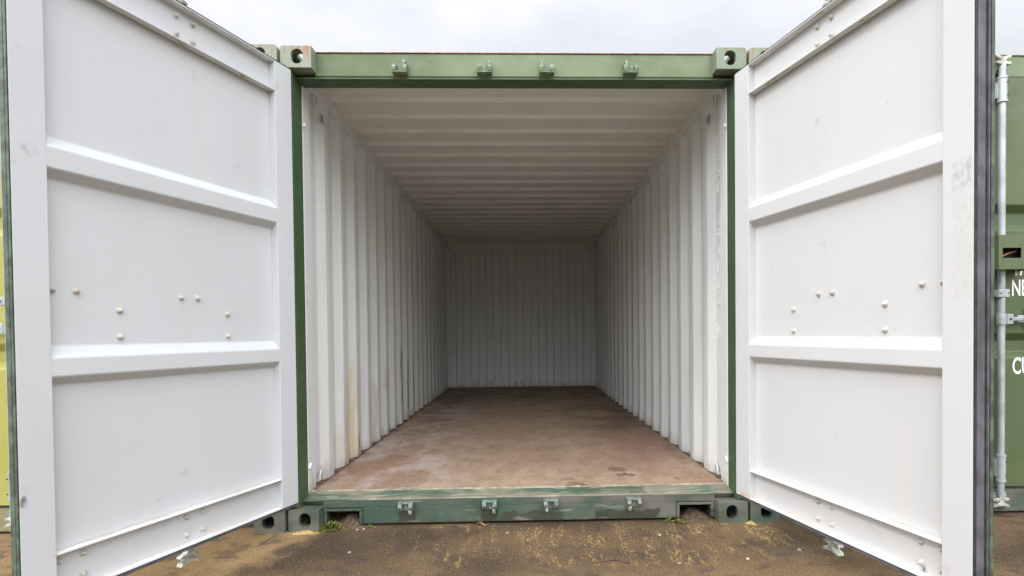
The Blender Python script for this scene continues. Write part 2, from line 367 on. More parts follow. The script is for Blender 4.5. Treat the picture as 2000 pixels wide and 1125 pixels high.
# ------------------------------------------------------------------ mesh builder
class MB:
    def __init__(s):
        s.v = []; s.f = []; s.m = []; s.mats = []
    def mi(s, mat):
        mat = M[mat] if isinstance(mat, str) else mat
        if mat not in s.mats: s.mats.append(mat)
        return s.mats.index(mat)
    def add(s, verts, faces, mat):
        o = len(s.v)
        s.v += [tuple(v) for v in verts]
        for i, f in enumerate(faces):
            s.f.append([o + k for k in f])
            s.m.append(s.mi(mat[i] if isinstance(mat, list) else mat))
    def bm(s, b, mat, side=None):
        b.verts.index_update(); b.normal_update()
        mats = []
        for f in b.faces:
            m = mat
            if side:
                n = f.normal; a = max(range(3), key=lambda k: abs(n[k]))
                m = side.get('xyz'[a] + ('1' if n[a] > 0 else '0'), mat)
            mats.append(m)
        s.add([v.co for v in b.verts], [[v.index for v in f.verts] for f in b.faces], mats)
        b.free()
    def box(s, x0, x1, y0, y1, z0, z1, mat, bev=.003, side=None, seg=2):
        b = bmesh.new()
        bmesh.ops.create_cube(b, size=1)
        for v in b.verts:
            v.co = ((x0 + x1) / 2 + v.co.x * (x1 - x0), (y0 + y1) / 2 + v.co.y * (y1 - y0), (z0 + z1) / 2 + v.co.z * (z1 - z0))
        if bev:
            bev = min(bev, .45 * min(abs(x1 - x0), abs(y1 - y0), abs(z1 - z0)))
            bmesh.ops.bevel(b, geom=b.edges[:], offset=bev, segments=seg, profile=.5, affect='EDGES')
        s.bm(b, mat, side)
    def prism(s, poly, axis, a0, a1, mat, bev=0):
        """closed 2-D outline swept along an axis; outline coords are the two other axes in xyz order"""
        b = bmesh.new()
        def p(u, w, a): return {'x': (a, u, w), 'y': (u, a, w), 'z': (u, w, a)}[axis]
        lo = [b.verts.new(p(u, w, a0)) for u, w in poly]; hi = [b.verts.new(p(u, w, a1)) for u, w in poly]
        n = len(poly)
        b.faces.new(lo); b.faces.new(hi)
        for i in range(n): b.faces.new((lo[i], lo[(i + 1) % n], hi[(i + 1) % n], hi[i]))
        bmesh.ops.recalc_face_normals(b, faces=b.faces[:])
        if bev: bmesh.ops.bevel(b, geom=b.edges[:], offset=bev, segments=2, profile=.5, affect='EDGES')
        s.bm(b, mat)
    def sheet(s, pts, off, axis, a0, a1, m_a, m_b):
        """folded sheet: open 2-D line swept along axis, second skin shifted by off"""
        def p(u, w, a): return {'x': (a, u, w), 'y': (u, a, w), 'z': (u, w, a)}[axis]
        n = len(pts)
        A = [p(u, w, a) for a in (a0, a1) for u, w in pts]
        B = [p(u + off[0], w + off[1], a) for a in (a0, a1) for u, w in pts]
        q = [[i, i + 1, n + i + 1, n + i] for i in range(n - 1)]
        s.add(A, q, m_a); s.add(B, [f[::-1] for f in q], m_b)
        V = A + B
        e = []
        for k in (0, n): e += [[k + i, 2 * n + k + i, 2 * n + k + i + 1, k + i + 1] for i in range(n - 1)]
        for i in (0, n - 1): e.append([i, n + i, 3 * n + i, 2 * n + i])
        s.add(V, e, m_b)
    def tube(s, path, r, mat, n=14, cap=True):
        path = [Vector(p) for p in path]
        rs = r if isinstance(r, (list, tuple)) else [r] * len(path)
        V = []; F = []
        for i, p in enumerate(path):
            d = (path[min(i + 1, len(path) - 1)] - path[max(i - 1, 0)])
            if d.length < 1e-9: d = Vector((0, 0, 1))
            d.normalize()
            u = d.orthogonal().normalized() if i == 0 else (u - d * u.dot(d)).normalized()
            w = d.cross(u)
            for k in range(n):
                a = 2 * math.pi * k / n
                V.append(p + (u * math.cos(a) + w * math.sin(a)) * rs[i])
        for i in range(len(path) - 1):
            for k in range(n):
                F.append([i * n + k, i * n + (k + 1) % n, (i + 1) * n + (k + 1) % n, (i + 1) * n + k])
        if cap:
            F.append(list(range(n))[::-1]); F.append([(len(path) - 1) * n + k for k in range(n)])
        s.add(V, F, mat)
    def lathe(s, prof, mat, axis='y', n=18):
        V = []; F = []
        for r, h in prof:
            for k in range(n):
                a = 2 * math.pi * k / n; c, d = r * math.cos(a), r * math.sin(a)
                V.append((c, h, d) if axis == 'y' else (c, d, h))
        for i in range(len(prof) - 1):
            for k in range(n):
                F.append([i * n + k, (i + 1) * n + k, (i + 1) * n + (k + 1) % n, i * n + (k + 1) % n])
        F.append([(len(prof) - 1) * n + k for k in range(n)])
        F.append(list(range(n)))
        s.add(V, F, mat)
    def build(s, name, parent=None, zs=ZS, mir=False, aff=None, loc=None):
        V = s.v
        if aff: V = [(x * aff[0], y, aff[1] + z * aff[2]) for x, y, z in V]
        V = [(x, -y if mir else y, z * zs) for x, y, z in V]
        F = [f[::-1] for f in s.f] if mir else s.f
        me = bpy.data.meshes.new(name)
        me.from_pydata(V, [], F)
        for m in s.mats: me.materials.append(m)
        for p, i in zip(me.polygons, s.m): p.material_index = i; p.use_smooth = True
        b = bmesh.new(); b.from_mesh(me)
        bmesh.ops.recalc_face_normals(b, faces=b.faces[:])
        b.to_mesh(me); b.free()
        me.set_sharp_from_angle(angle=R(32))
        o = bpy.data.objects.new(name, me)
        COL.objects.link(o)
        if name not in ('side_wall', 'casting_tool'):
            wn = o.modifiers.new('flat_faces', 'WEIGHTED_NORMAL'); wn.keep_sharp = True; wn.weight = 90
        if parent: o.parent = parent
        if loc: o.location = loc
        return o

def tag(o, label=None, cat=None, group=None, kind=None):
    for k, v in (('label', label), ('category', cat), ('group', group), ('kind', kind)):
        if v: o[k] = v
    return o
def empty(name, loc, rz=0):
    o = bpy.data.objects.new(name, None); COL.objects.link(o)
    o.location = loc; o.rotation_euler = (0, 0, rz); o.empty_display_size = .3
    return o
def linked(o, parent, loc=None, rz=None):
    c = o.copy(); COL.objects.link(c); c.parent = parent
    if loc is not None: c.location = loc
    if rz is not None: c.rotation_euler = (0, 0, rz)
    return c
def rounded(pts, r=.010, n=3):
    out = [pts[0]]
    for a, b, c in zip(pts, pts[1:], pts[2:]):
        a, b, c = Vector(a), Vector(b), Vector(c)
        u, w = (a - b), (c - b)
        if u.length < 1e-6 or w.length < 1e-6 or u.normalized().dot(w.normalized()) < -.999:
            out.append(tuple(b)); continue
        k = min(r, .45 * u.length, .45 * w.length)
        p, q = b + u.normalized() * k, b + w.normalized() * k
        for i in range(n + 1):
            t = i / n
            out.append(tuple((1 - t) ** 2 * p + 2 * t * (1 - t) * b + t * t * q))
    return out + [pts[-1]]
def text_faces(txt, h, bold=0.0, sx=1.0):
    """outline of a word as (verts, faces) in the xy plane, cap height h, starting at x = 0"""
    cu = bpy.data.curves.new('word', 'FONT'); cu.body = txt; cu.size = 1.0; cu.offset = bold; cu.resolution_u = 4
    ob = bpy.data.objects.new('word', cu); COL.objects.link(ob)
    bpy.context.view_layer.update()
    me = bpy.data.meshes.new_from_object(ob.evaluated_get(bpy.context.evaluated_depsgraph_get()))
    V = [v.co.copy() for v in me.vertices]; F = [list(p.vertices) for p in me.polygons]
    bpy.data.objects.remove(ob); bpy.data.curves.remove(cu); bpy.data.meshes.remove(me)
    k = h / (max(v.y for v in V) - min(0, min(v.y for v in V))); x0 = min(v.x for v in V)
    return [((v.x - x0) * k * sx, v.y * k) for v in V], F
def stadium(cx, cy, w, h, n=10):
    r = w / 2; P = []
    for sgn, a0 in ((1, 0), (-1, math.pi)):
        for i in range(n + 1):
            a = a0 + math.pi * i / n
            P.append((cx + r * math.cos(a), cy + sgn * (h / 2 - r) + r * math.sin(a)))
    return P

# ------------------------------------------------------------------ ground
g = MB()
N = 60
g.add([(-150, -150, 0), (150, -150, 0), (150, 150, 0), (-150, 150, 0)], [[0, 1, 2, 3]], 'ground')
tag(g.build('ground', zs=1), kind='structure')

# ------------------------------------------------------------------ container pieces
W = 1.219
def cast_mesh(top, mat):
    """hollow corner fitting: block with a front slot, a side slot and a top slot (local: outer corner at x=0, front y=0)"""
    def tmp(mb):
        o = mb.build('casting_tool', zs=1); return o
    z0, z1 = (0, .118)
    a = MB(); b = bmesh.new(); bmesh.ops.create_cube(b, size=1)
    for v in b.verts: v.co = (.081 + v.co.x * .162, .089 + v.co.y * .178, .059 + v.co.z * .118)
    e = [x for x in b.edges if abs(x.verts[0].co.y - x.verts[1].co.y) > .1 and x.verts[0].co.x < .01 and ((x.verts[0].co.z > .1) == top)]
    bmesh.ops.bevel(b, geom=e, offset=.017, segments=5, profile=.5, affect='EDGES')
    bmesh.ops.bevel(b, geom=[x for x in b.edges if x.calc_face_angle(0) > .8], offset=.004, segments=2, profile=.5, affect='EDGES')
    a.bm(b, mat)
    base = tmp(a)
    cuts = []
    c = MB()
    t = .026
    c.box(t, .162 - .014, t, .178 - .014, t if not top else .014, .118 - (t if top else .014), mat, 0); cuts.append(tmp(c))
    c = MB(); c.prism(stadium(.088, .061, .062, .079), 'y', -.05, .08, mat); cuts.append(tmp(c))
    c = MB(); c.prism([(y, z) for y, z in stadium(.10, .059, .05, .076)], 'x', -.05, .08, mat); cuts.append(tmp(c))
    c = MB(); c.prism(stadium(.085, .105, .05, .10), 'z', *((.06, .2) if top else (-.1, .06)), mat); cuts.append(tmp(c))
    for i, k in enumerate(cuts):
        md = base.modifiers.new('cut', 'BOOLEAN'); md.operation = 'DIFFERENCE'; md.object = k; md.solver = 'EXACT'
    bpy.context.view_layer.update()
    me = bpy.data.meshes.new_from_object(base.evaluated_get(bpy.context.evaluated_depsgraph_get()))
    V = [tuple(v.co) for v in me.vertices]; F = [list(p.vertices) for p in me.polygons]
    for o in [base] + cuts: bpy.data.objects.remove(o)
    bpy.data.meshes.remove(me)
    return V, F
CAST = {True: cast_mesh(True, M['green_cast']), False: cast_mesh(False, M['green_low'])}

def corner_casting(root, sx, top, back):
    V, F = CAST[top]
    mt = ('green_cast' if top else 'green_low') if not (back and abs(root.location.x) < 1) else 'white_in'
    z0 = 2.591 - .118 if top else -.002
    P = []
    for x, y, z in V:
        X = sx * (-W + x) * -1 if sx > 0 else -W + x
        P.append((X, 6.058 - y if back else y, z0 + z))
    m = MB(); m.add(P, F, mt)
    return m.build('corner_casting', root)

def keeper_mesh(top, hook_right):
    """cam keeper: back plate, two ears, one carrying the longer hook (local: x centre, face y=0 towards -y, z centre)"""
    m = MB(); mt = 'keeper_top' if top else 'keeper_low'
    s = 1 if top else -1
    def bx(x0, x1, y0, y1, z0, z1, b=.003):
        if s < 0: z0, z1 = -z1, -z0
        m.box(x0, x1, y0, y1, z0, z1, mt, b)
    bx(-.034, .034, -.008, .004, -.022, .022)
    bx(-.040, .040, -.040, -.001, -.031, -.023)                    # shelf
    h = 1 if hook_right else -1
    for e in (-1, 1):
        tall = (e == h)
        x0, x1 = (.017, .039) if e > 0 else (-.039, -.017)
        prof = [(-.004, -.024), (-.042, -.024), (-.046, -.004), (-.034, .014), (-.004, .022)]
        m.prism([(y, z * s) for y, z in prof], 'x', x0, x1, mt, .003)
        if tall:
            xi0, xi1 = (x0 - .002, x1 - .008) if e > 0 else (x0 + .008, x1 + .002)
            m.prism([(y, z * s) for y, z in [(-.006, .010), (-.036, .006), (-.034, .030), (-.022, .042), (-.008, .036)]], 'x', xi0, xi1, 'galv_worn' if not top else mt, .003)
    return m
KEEP = {}

def bolt_mb():
    m = MB()
    m.lathe([(r * .9, h * .9) for r, h in [(.0140, .0), (.0138, -.003), (.0100, -.0045), (.0092, -.010), (.0056, -.012), (.0052, -.017), (.0035, -.0185)]], 'bolt')
    return m
BOLT = None

RIBS = ((.9525, .0325), (1.6685, .0365))
def build_door(root, side, loc, rz, outer, inner, aff=None, opened=True):
    """one leaf: local x from hinge to free edge, y = 0 inner face .. .04 outer face, z up"""
    mir = side < 0
    w = 1.184
    Zb, Zt = .159, 2.456
    K = dict(parent=None, mir=mir, aff=aff)
    D = MB()
    iface = {'y0': inner}
    # posts of the leaf
    D.box(0, .110, 0, .042, Zb, Zt, outer, .004, {'y0': inner, 'x1': inner})
    D.box(1.085, w, 0, .042, Zb, Zt, outer, .004, {'y0': inner, 'x0': inner})
    # pressed panel with two ribs
    P = [(.040, .300)]
    for c, h in RIBS: P += [(.040, c - h - .030), (.001, c - h), (.001, c + h), (.040, c + h + .040)]
    P += [(.040, 2.31)]
    D.sheet(rounded(P, .006, 2), (.003, 0), 'x', .108, 1.087, inner, outer)
    # channel rails at bottom and top
    for za, zb, lo, hi in ((Zb, .313, 'ledge', 'ledge'), (2.300, Zt, 'flange', 'flange')):
        D.box(.108, 1.087, .037, .0435, za + .002, zb - .002, outer, 0, {'y0': inner})
        D.box(.1101, 1.0849, .0008, .037, za, za + .006, inner, .002, {'z1': lo, 'z0': lo if za < 1 else hi})
        D.box(.1101, 1.0849, .0008, .037, zb - .006, zb, inner, .002, {'z1': lo, 'z0': hi if za > 1 else lo})
    door = D.build('door', root, mir=mir, aff=aff)
    door.location = loc; door.rotation_euler = (0, 0, rz)
    def sub(mb, name): return mb.build(name, door, mir=mir, aff=aff)
    # weld beads and spots along the hinge post
    # gasket
    gk = MB()
    gk.box(.0, w, .006, .034, Zb - .015, Zb - .001, 'rubber_dark', .003)
    gk.box(.0, w, .001, .006, Zb - .013, Zb - .005, 'rubber', .001)
    gk.box(.0, w, .006, .034, Zt + .001, Zt + .010, 'rubber_dark', .003)
    if side > 0 or not opened:
        gk.box(w + .0004, w + .003, .0035, .0098, Zb - .015, Zt + .01, 'rubber_dark', .001)
        gk.box(w + .0005, w + .006, .010, .040, Zb - .015, Zt + .01, 'rubber', .003)
        gk.box(w - .02, w + .002, .042, .062, Zb - .015, Zt + .01, 'rubber_dark', .002)
        gk.box(w - .012, w + .0085, .050, .056, Zb - .015, Zt + .01, 'rubber', .002)
        gk.box(w - .03, w + .007, .0625, .078, Zb - .015, Zt + .01, 'rubber_green', .003)
    else:
        for a, b_, e in ((.001, .012, .004), (.0125, .026, .006), (.0265, .040, .003)):
            gk.box(w + .0005, w + e, a, b_, Zb - .012, Zt + .01, 'rubber_green', .002)
    sub(gk, 'gasket')
    # hinges
    for zh in (.30, .95, 1.68, 2.32):
        h = MB(); h.tube([(-.012, .052, zh - .06), (-.012, .052, zh + .06)], .014, 'green', 12)
        h.box(-.012, .09, .0435, .051, zh - .045, zh + .045, 'green', .003)
        sub(h, 'hinge')
    # bolts on the inner side
    if opened:
        for s_, z_ in [(s0 + d, z) for s0 in (.561, 1.025) for d in (-.038, .036) for z in (.200, .277, 2.339, 2.416, 1.2205)] + [(s0, z) for s0 in (.375, .843) for z in (1.055, 1.1565)]:
            global BOLT
            yy = .0372 if (z_ < .4 or z_ > 2) else .0402
            x, z = (s_ * aff[0], aff[1] + z_ * aff[2]) if aff else (s_, z_)
            if BOLT is None: BOLT = b = bolt_mb().build('bolt', door, zs=1)
            else: b = linked(BOLT, door)
            b.location = (x, -yy if mir else yy, z * ZS); b.rotation_euler = (0, rng.uniform(0, 6), math.pi if mir else 0)
    # lock rods on the outer side
    for i, s0 in enumerate((.561, 1.025)):
        r = MB()
        r.tube([(s0, .078, .12), (s0, .078, 2.50)], .0165, 'galv', 16)
        for z0, z1 in ((.205, .345), (2.305, 2.435)):
            r.tube([(s0, .078, z0), (s0, .078, z1)], .0215, 'galv', 16)
            for zz in (z0, z1): r.tube([(s0, .078, zz - .006), (s0, .078, zz + .006)], .024, 'galv', 16)
        sub(r, 'locking_rod')
        for z0, z1 in ((.215, .335), (2.315, 2.425), (1.225, 1.27)):
            b = MB(); b.box(s0 - .045, s0 + .045, .044, .052, z0, z1, 'galv', .003)
            b.box(s0 - .026, s0 + .026, .052, .074, z0 + .01, z1 - .01, 'galv', .004)
            if z1 - z0 < .06: b.box(s0 - .030, s0 + .030, .072, .0985, z0, z1, 'galv', .005)
            for zz in ((z0 + .02, z1 - .02) if z1 - z0 > .06 else ((z0 + z1) / 2,)):
                for xx in (s0 - .033, s0 + .033) if z1 - z0 > .06 else (s0 - .022, s0 + .022):
                    b.tube([(xx, .052 if z1 - z0 > .06 else .098, zz), (xx, .056 if z1 - z0 > .06 else .1005, zz)], .004, 'dark', 8)
                if z1 - z0 > .06: b.tube([(s0 - .012, .0985, zz), (s0 - .012, .1005, zz)], .004, 'dark', 8)
            sub(b, 'rod_bracket')
        for zc, up in ((.092, -1), (2.520, 1)):
            cpoly = [(-.013, .030), (.013, .030), (.014, .016), (.040, .010), (.046, -.002), (.030, -.004), (.014, -.002), (.016, -.012), (.040, -.024), (.047, -.036), (.036, -.038), (.012, -.030), (-.012, -.030), (-.034, -.038), (-.047, -.034), (-.038, -.020), (-.016, -.012), (-.014, -.002), (-.034, .000), (-.044, .006), (-.038, .016), (-.014, .016)]
            k = MB(); k.prism([(s0 + a, zc - b * up) for a, b in cpoly], 'y', .060, .090, 'galv_worn', .004)
            sub(k, 'locking_cam')
        hd = MB()
        hz = 1.105
        d = -1 if i else 1
        hd.tube([(s0, .078, hz - .03), (s0, .078, hz + .03)], .022, 'galv', 14)
        hd.box(s0 + .02, s0 + .055, .085, .093, hz - .028, hz + .028, 'galv', .003)
        hd.tube([(s0 + .038, .093, hz), (s0 + .038, .096, hz)], .006, 'dark', 10)
        hd.box(s0 + .055, s0 + .36, .080, .094, hz - .011, hz + .011, 'galv', .004)
        hd.box(s0 + .31, s0 + .38, .076, .088, hz - .02, hz + .02, 'galv', .006)
        if i == 1: hd.v = [(2 * s0 - x, y, z) for x, y, z in hd.v]
        sub(hd, 'handle')
        hs = MB(); hx = s0 - .19 if i else s0 + .28
        hs.box(hx - .03, hx + .03, .044, .052, hz - .06, hz + .06, 'galv', .003); hs.box(hx - .02, hx + .02, .052, .075, hz - .032, hz - .014, 'galv', .003)
        sub(hs, 'handle_retainer')
    return door

def container(x0, y0, label, door_mat, opened=False, sill='sill', group='shipping containers side by side'):
    root = tag(empty('shipping_container', (x0, y0, 0)), label, 'container', group)
    inn = 'white_in'
    for sx in (-1, 1):
        for top in (False, True):
            for back in (False, True): corner_casting(root, sx, top, back)
        def X(a, b): return (sx * a, sx * b) if sx > 0 else (sx * b, sx * a)
        # posts
        p = MB()
        p.box(*X(1.166, W), .028, .150, .117, 2.472, 'green', .006, {'y1': inn})
        p.box(*X(1.206, W), .004, .028, .117, 2.472, 'green', .004)
        wi = X(1.1665, 1.212)
        p.box(*wi, .150, .268, .120, 2.51, inn, .012, {('x1' if sx > 0 else 'x0'): 'green'}, 4)
        p.build('corner_post', root)
        q = MB(); q.box(*X(1.13, W), 5.93, 6.03, .116, 2.475, 'green', .005, {('x0' if sx > 0 else 'x1'): inn, 'y0': inn}); q.build('corner_post', root)
        # rails
        r = MB(); r.box(*X(1.152, 1.214), .178, 5.97, 2.478, 2.578, 'green', .005, {('x0' if sx > 0 else 'x1'): inn, 'z0': inn}); r.build('top_rail', root)
        r = MB(); r.box(*X(1.175, 1.215), .178, 5.90, .02, .160, 'green_low', .004); r.build('bottom_rail', root)
        # corrugated side wall
        prof = [(1.192, .230), (1.192, .390), (1.162, .465), (1.162, .546)]
        y = .546
        while y + .282 < 5.86:
            prof += [(1.198, y + .068), (1.198, y + .136), (1.162, y + .204), (1.162, y + .282)]
            y += .282
        prof += [(1.198, y + .068), (1.198, 5.93)]
        s = MB()
        s.sheet([(sx * a, b) for a, b in rounded(prof, .005)], (sx * .003, 0), 'z', .155, 2.490, inn, 'green')
        wall = s.build('side_wall', root)
        if opened:
            for yy in (.355, 2.09, 3.76, 5.16):
                for zz, d in ((.200, 1), (2.466, -1)):
                    lr = MB()
                    xx = sx * (1.172 if yy < 1 else 1.168)
                    lr.tube([(xx, yy + .026 * math.cos(a), zz + d * (.052 * math.sin(a) - .014)) for a in [math.pi * k / 14 for k in range(15)]], .0065, inn, 10)
                    lr.box(*(sorted((xx - .004, xx + sx * .02))), yy - .034, yy - .018, *sorted((zz - d * .010, zz - d * .020)), inn, .004)
                    lr.box(*(sorted((xx - .004, xx + sx * .02))), yy + .018, yy + .034, *sorted((zz - d * .010, zz - d * .020)), inn, .004)
                    lr.build('lashing_ring', wall)
            v = MB()
            for k in range(3):
                v.box(*sorted((sx * 1.1612, sx * 1.1640)), .415, .458, 2.392 - k * .018, 2.397 - k * .018, 'dark', 0)
            v.build('air_vent', wall)
            for zz in (.30, 2.22):
                v = MB(); v.prism([(.150, zz), (.175, zz + .028), (.175, zz + .022), (.156, zz)], 'x', *sorted((sx * 1.156, sx * 1.167)), inn); v.build('post_lug', wall)
    # embossed number of the right wall, one character under the other
    if opened:
        txt = 'PSSU 294163 4'
        for i, ch in enumerate(txt):
            if ch == ' ': continue
            t = MB()
            V, F = text_faces(ch, .072)
            wch = max(v[0] for v in V); zc = 2.257 - .0964 * i - .075
            yc = .343
            k = .052 / max(wch, .03) if ch != '1' else 1
            P = []
            for lay in (0, .003):
                P += [(1.1918 - lay, yc + .026 - a * k, zc + b) for a, b in V]
            n = len(V)
            FF = [[n + q for q in f] for f in F]
            from collections import Counter
            ed = Counter(tuple(sorted((f[i_], f[(i_ + 1) % len(f)]))) for f in F for i_ in range(len(f)))
            FF += [[a, b, n + b, n + a] for (a, b), c in ed.items() if c == 1]
            t.add(P, FF, 'weld')
            if i == 12:
                for z0, z1, ya, yb in ((zc - .014, zc - .010, yc - .036, yc + .036), (zc + .084, zc + .088, yc - .036, yc + .036), (zc - .014, zc + .088, yc - .036, yc - .033), (zc - .014, zc + .088, yc + .033, yc + .036)):
                    t.box(1.1890, 1.1918, ya, yb, z0, z1, 'weld', 0)
            t.build('embossed_letter' if ch.isalpha() else 'embossed_digit', wall)
    # end wall
    e = MB(); P = [(-1.135, 6.00)]
    x = -1.052
    P = [(-1.16, 5.985), (-1.135, 5.985), (-1.128, 5.972), (-1.062, 5.972)]
    k = 0
    xs = -1.062
    while xs < 1.03:
        P += [(xs + .013, 6.018), (xs + .120, 6.018), (xs + .133, 5.972), (xs + .243, 5.972)]
        xs += .243
    P = [p_ for p_ in P if p_[0] < 1.14] + [(1.14, 5.985), (1.16, 5.985)]
    e.sheet(P, (0, .003), 'z', .155, 2.43, inn, 'green'); e.build('end_wall', root)
    eb = MB(); eb.box(-1.06, 1.06, 5.955, 6.04, 2.426, 2.58, 'green', .005, {'y0': inn, 'z0': inn}); eb.box(-1.17, -1.0605, 5.952, 6.03, 2.42, 2.578, inn, .004); eb.box(1.0605, 1.17, 5.952, 6.03, 2.42, 2.578, inn, .004); eb.build('end_header', root)
    eb = MB(); eb.box(-1.06, 1.06, 5.96, 6.04, .02, .158, 'green_low', .005); eb.build('end_sill', root)
    # roof
    P = [(.176, 2.540)]
    y = .44
    while y < 5.8:
        P += [(y, 2.540), (y + .045, 2.560), (y + .105, 2.560), (y + .135, 2.540)]
        y += .262
    P += [(5.99, 2.540)]
    rf = MB()
    rf.sheet(P, (0, .003), 'x', -1.155, 1.155, 'white_roof', 'green'); rf.build('roof', root)
    # header over the doorway
    h = MB()
    h.box(-1.064, 1.064, .065, .180, 2.457, 2.583, 'green_header', .006, {'z0': 'green', 'y1': inn}, 3)
    h.box(-1.167, -1.058, .1795, .20, 2.457, 2.57, 'green', .003, {'y1': inn, 'z0': 'green'}); h.box(1.058, 1.167, .1795, .20, 2.457, 2.57, 'green', .003, {'y1': inn})
    h.box(-1.167, 1.167, .070, .178, 2.4465, 2.4575, 'green', .002)
    h.box(-1.056, 1.056, .060, .085, 2.5835, 2.588, 'rust', .0015)
    hd = h.build('door_header', root)
    # sill with forklift pockets
    s = MB()
    F0, F1 = .058, .150
    s.box(-1.058, 1.058, F0, F1, .104, .147, sill, .005)
    s.box(-1.166, 1.166, F0 + .03, F1, .118, .1465, sill, .003)
    s.box(-.846, .846, F0 + .0004, F1 - .03, .014, .105, sill, .003)
    for sx in (-1, 1):
        s.box(*sorted((sx * 1.056, sx * 1.040)), F0 + .0004, F1 - .03, .014, .105, sill, .003)
        s.box(*sorted((sx * 1.046, sx * .848)), F0 - .004, F0 + .03, .086, .100, sill, .003)
        s.box(*sorted((sx * .864, sx * .848)), F0 - .004, F0 + .03, .014, .087, sill, .003)
        s.box(*sorted((sx * 1.05, sx * 1.036)), F0 - .004, F0 + .03, .014, .087, sill, .003)
        s.box(*sorted((sx * 1.06, sx * .84)), .4, .41, .004, .15, 'dark', 0)
    s.tube([(-1.155, F0 + .004, .1475), (1.155, F0 + .004, .1475)], .0055, 'threshold', 10)
    s.prism([(F0 + .002, .1468), (.176, .1655), (.176, .150), (F0 + .004, .140)], 'x', -1.164, 1.164, 'threshold')
    sl = s.build('door_sill', root)
    for i, xk in enumerate((-.612, -.167, .162, .610)):
        for top in (True, False):
            key = (top, i < 2)
            par = hd if top else sl
            zc = (2.497 if top else .106) * ZS
            lo = (xk, .066 if top else .0585, zc)
            if key not in KEEP: KEEP[key] = k = keeper_mesh(*key).build('cam_keeper', par, zs=1)
            else: k = linked(KEEP[key], par)
            k.location = lo
    # floor
    f = MB()
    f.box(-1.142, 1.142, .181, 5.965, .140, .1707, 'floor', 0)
    f.box(-1.160, 1.160, .170, .1808, .150, .1712, 'edge_alu', .001)
    for sx in (-1, 1):
        f.box(*sorted((sx * 1.1425, sx * 1.1465)), .20, 5.96, .150, .1722, 'edge_alu' if sx > 0 else 'fringe', .0008)
        f.box(*sorted((sx * 1.1468, sx * 1.199)), .23, 5.96, .140, .1675, 'fringe', 0)
    if opened:     # wet boot prints
        def sole(cx, cy, rot, ln, parts):
            c_, s_ = math.cos(rot), math.sin(rot)
            for (a0, a1, b0, b1, bend) in parts:
                V = []
                n = 9
                for j in range(n):
                    a = a0 + (a1 - a0) * j / (n - 1)
                    t_ = (2 * j / (n - 1) - 1)
                    ed = .5 + .5 * math.sqrt(max(0, 1 - t_ * t_))
                    for b in (b0, b1):
                        m_ = (b0 + b1) / 2; bb = m_ + (b - m_) * ed * rng.uniform(.75, 1.1) - bend * t_ * t_
                        V.append((cx + a * c_ - bb * s_, cy + a * s_ + bb * c_, .1716))
                f.add(V, [[2 * j, 2 * j + 2, 2 * j + 3, 2 * j + 1] for j in range(n - 1)], 'wet')
        sole(.605, .525, -.15, 1, [(-.05, .045, .038, .052, .012), (-.058, .055, .012, .026, .012), (-.06, .062, -.014, .0, .012), (-.045, .062, -.036, -.026, .01), (-.02, .05, -.054, -.046, .01)])
        sole(.628, .385, -.1, 1, [(-.05, -.008, .012, .032, .016), (.012, .06, .008, .03, .018), (-.012, .012, .0, .05, 0), (-.054, .0, -.024, -.010, -.012), (.004, .056, -.026, -.012, -.012)])
        sole(.305, .205, .1, 1, [(-.05, .055, .034, .046, .02), (-.045, .05, .010, .018, .018), (-.055, .058, -.016, -.004, .018), (.03, .07, -.034, -.012, .03)])
        sole(.285, .305, .05, 1, [(-.04, .035, .03, .035, .012), (-.045, .04, .008, .013, .012), (-.03, .045, -.014, -.009, .012)])
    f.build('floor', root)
    # doors
    if opened:
        build_door(root, -1, (-1.1566, -.0099, 0), R(69.471 - 180), 'green', 'white_left', None, True)
        build_door(root, 1, (1.1326, -.0495, 0), R(-76.326), 'green', 'white_right', (1.0186, .0227, .9757), True)
    else:
        build_door(root, -1, (-1.188, .088, 0), 0, door_mat, 'white_left', None, False)
        build_door(root, 1, (1.188, .088, 0), R(180), door_mat, 'white_right', None, False)
    return root

main = container(0, 0, 'open green container between the two closed ones, white inside with both doors swung out', 'green_door', True)
nb_l = container(-2.4465, -.012, 'closed yellow green container behind the left open door', 'yellow_door', sill='yellow_sill')
nb_r = container(2.4495, 0, 'closed olive green container with white lettering and lock box behind the right open door', 'green_door')

def door_of(root, i): return [c for c in root.children if c.name.startswith('door') and 'header' not in c.name and 'sill' not in c.name][i]
# lettering on the closed doors (world X is turned into the door's own frame)
def letters(root, i, word, xw, z0, h, sx=.56, bold=.015):
    d = door_of(root, i)
    V, F = text_faces(word, h, bold, sx)
    m = MB()
    hinge_x = root.location.x + d.location.x
    side = 1 if abs(d.rotation_euler.z) > 1 else -1
    for lay in (0,):
        if side > 0: P = [(hinge_x - (xw + a), .0442, z0 + b) for a, b in V]
        else: P = [(xw + a - hinge_x, -.0442, z0 + b) for a, b in V]
    m.add(P, F, 'letter')
    o = m.build('lettering', d)
    return o
letters(nb_r, 1, 'TARE', 2.702, 1.352, .093)
letters(nb_r, 1, 'NET', 2.702, 1.238, .090)
letters(nb_r, 1, 'CU.CAP.', 2.707, .798, .095)
letters(nb_l, 0, 'O', -2.735, 1.262, .052, .85)
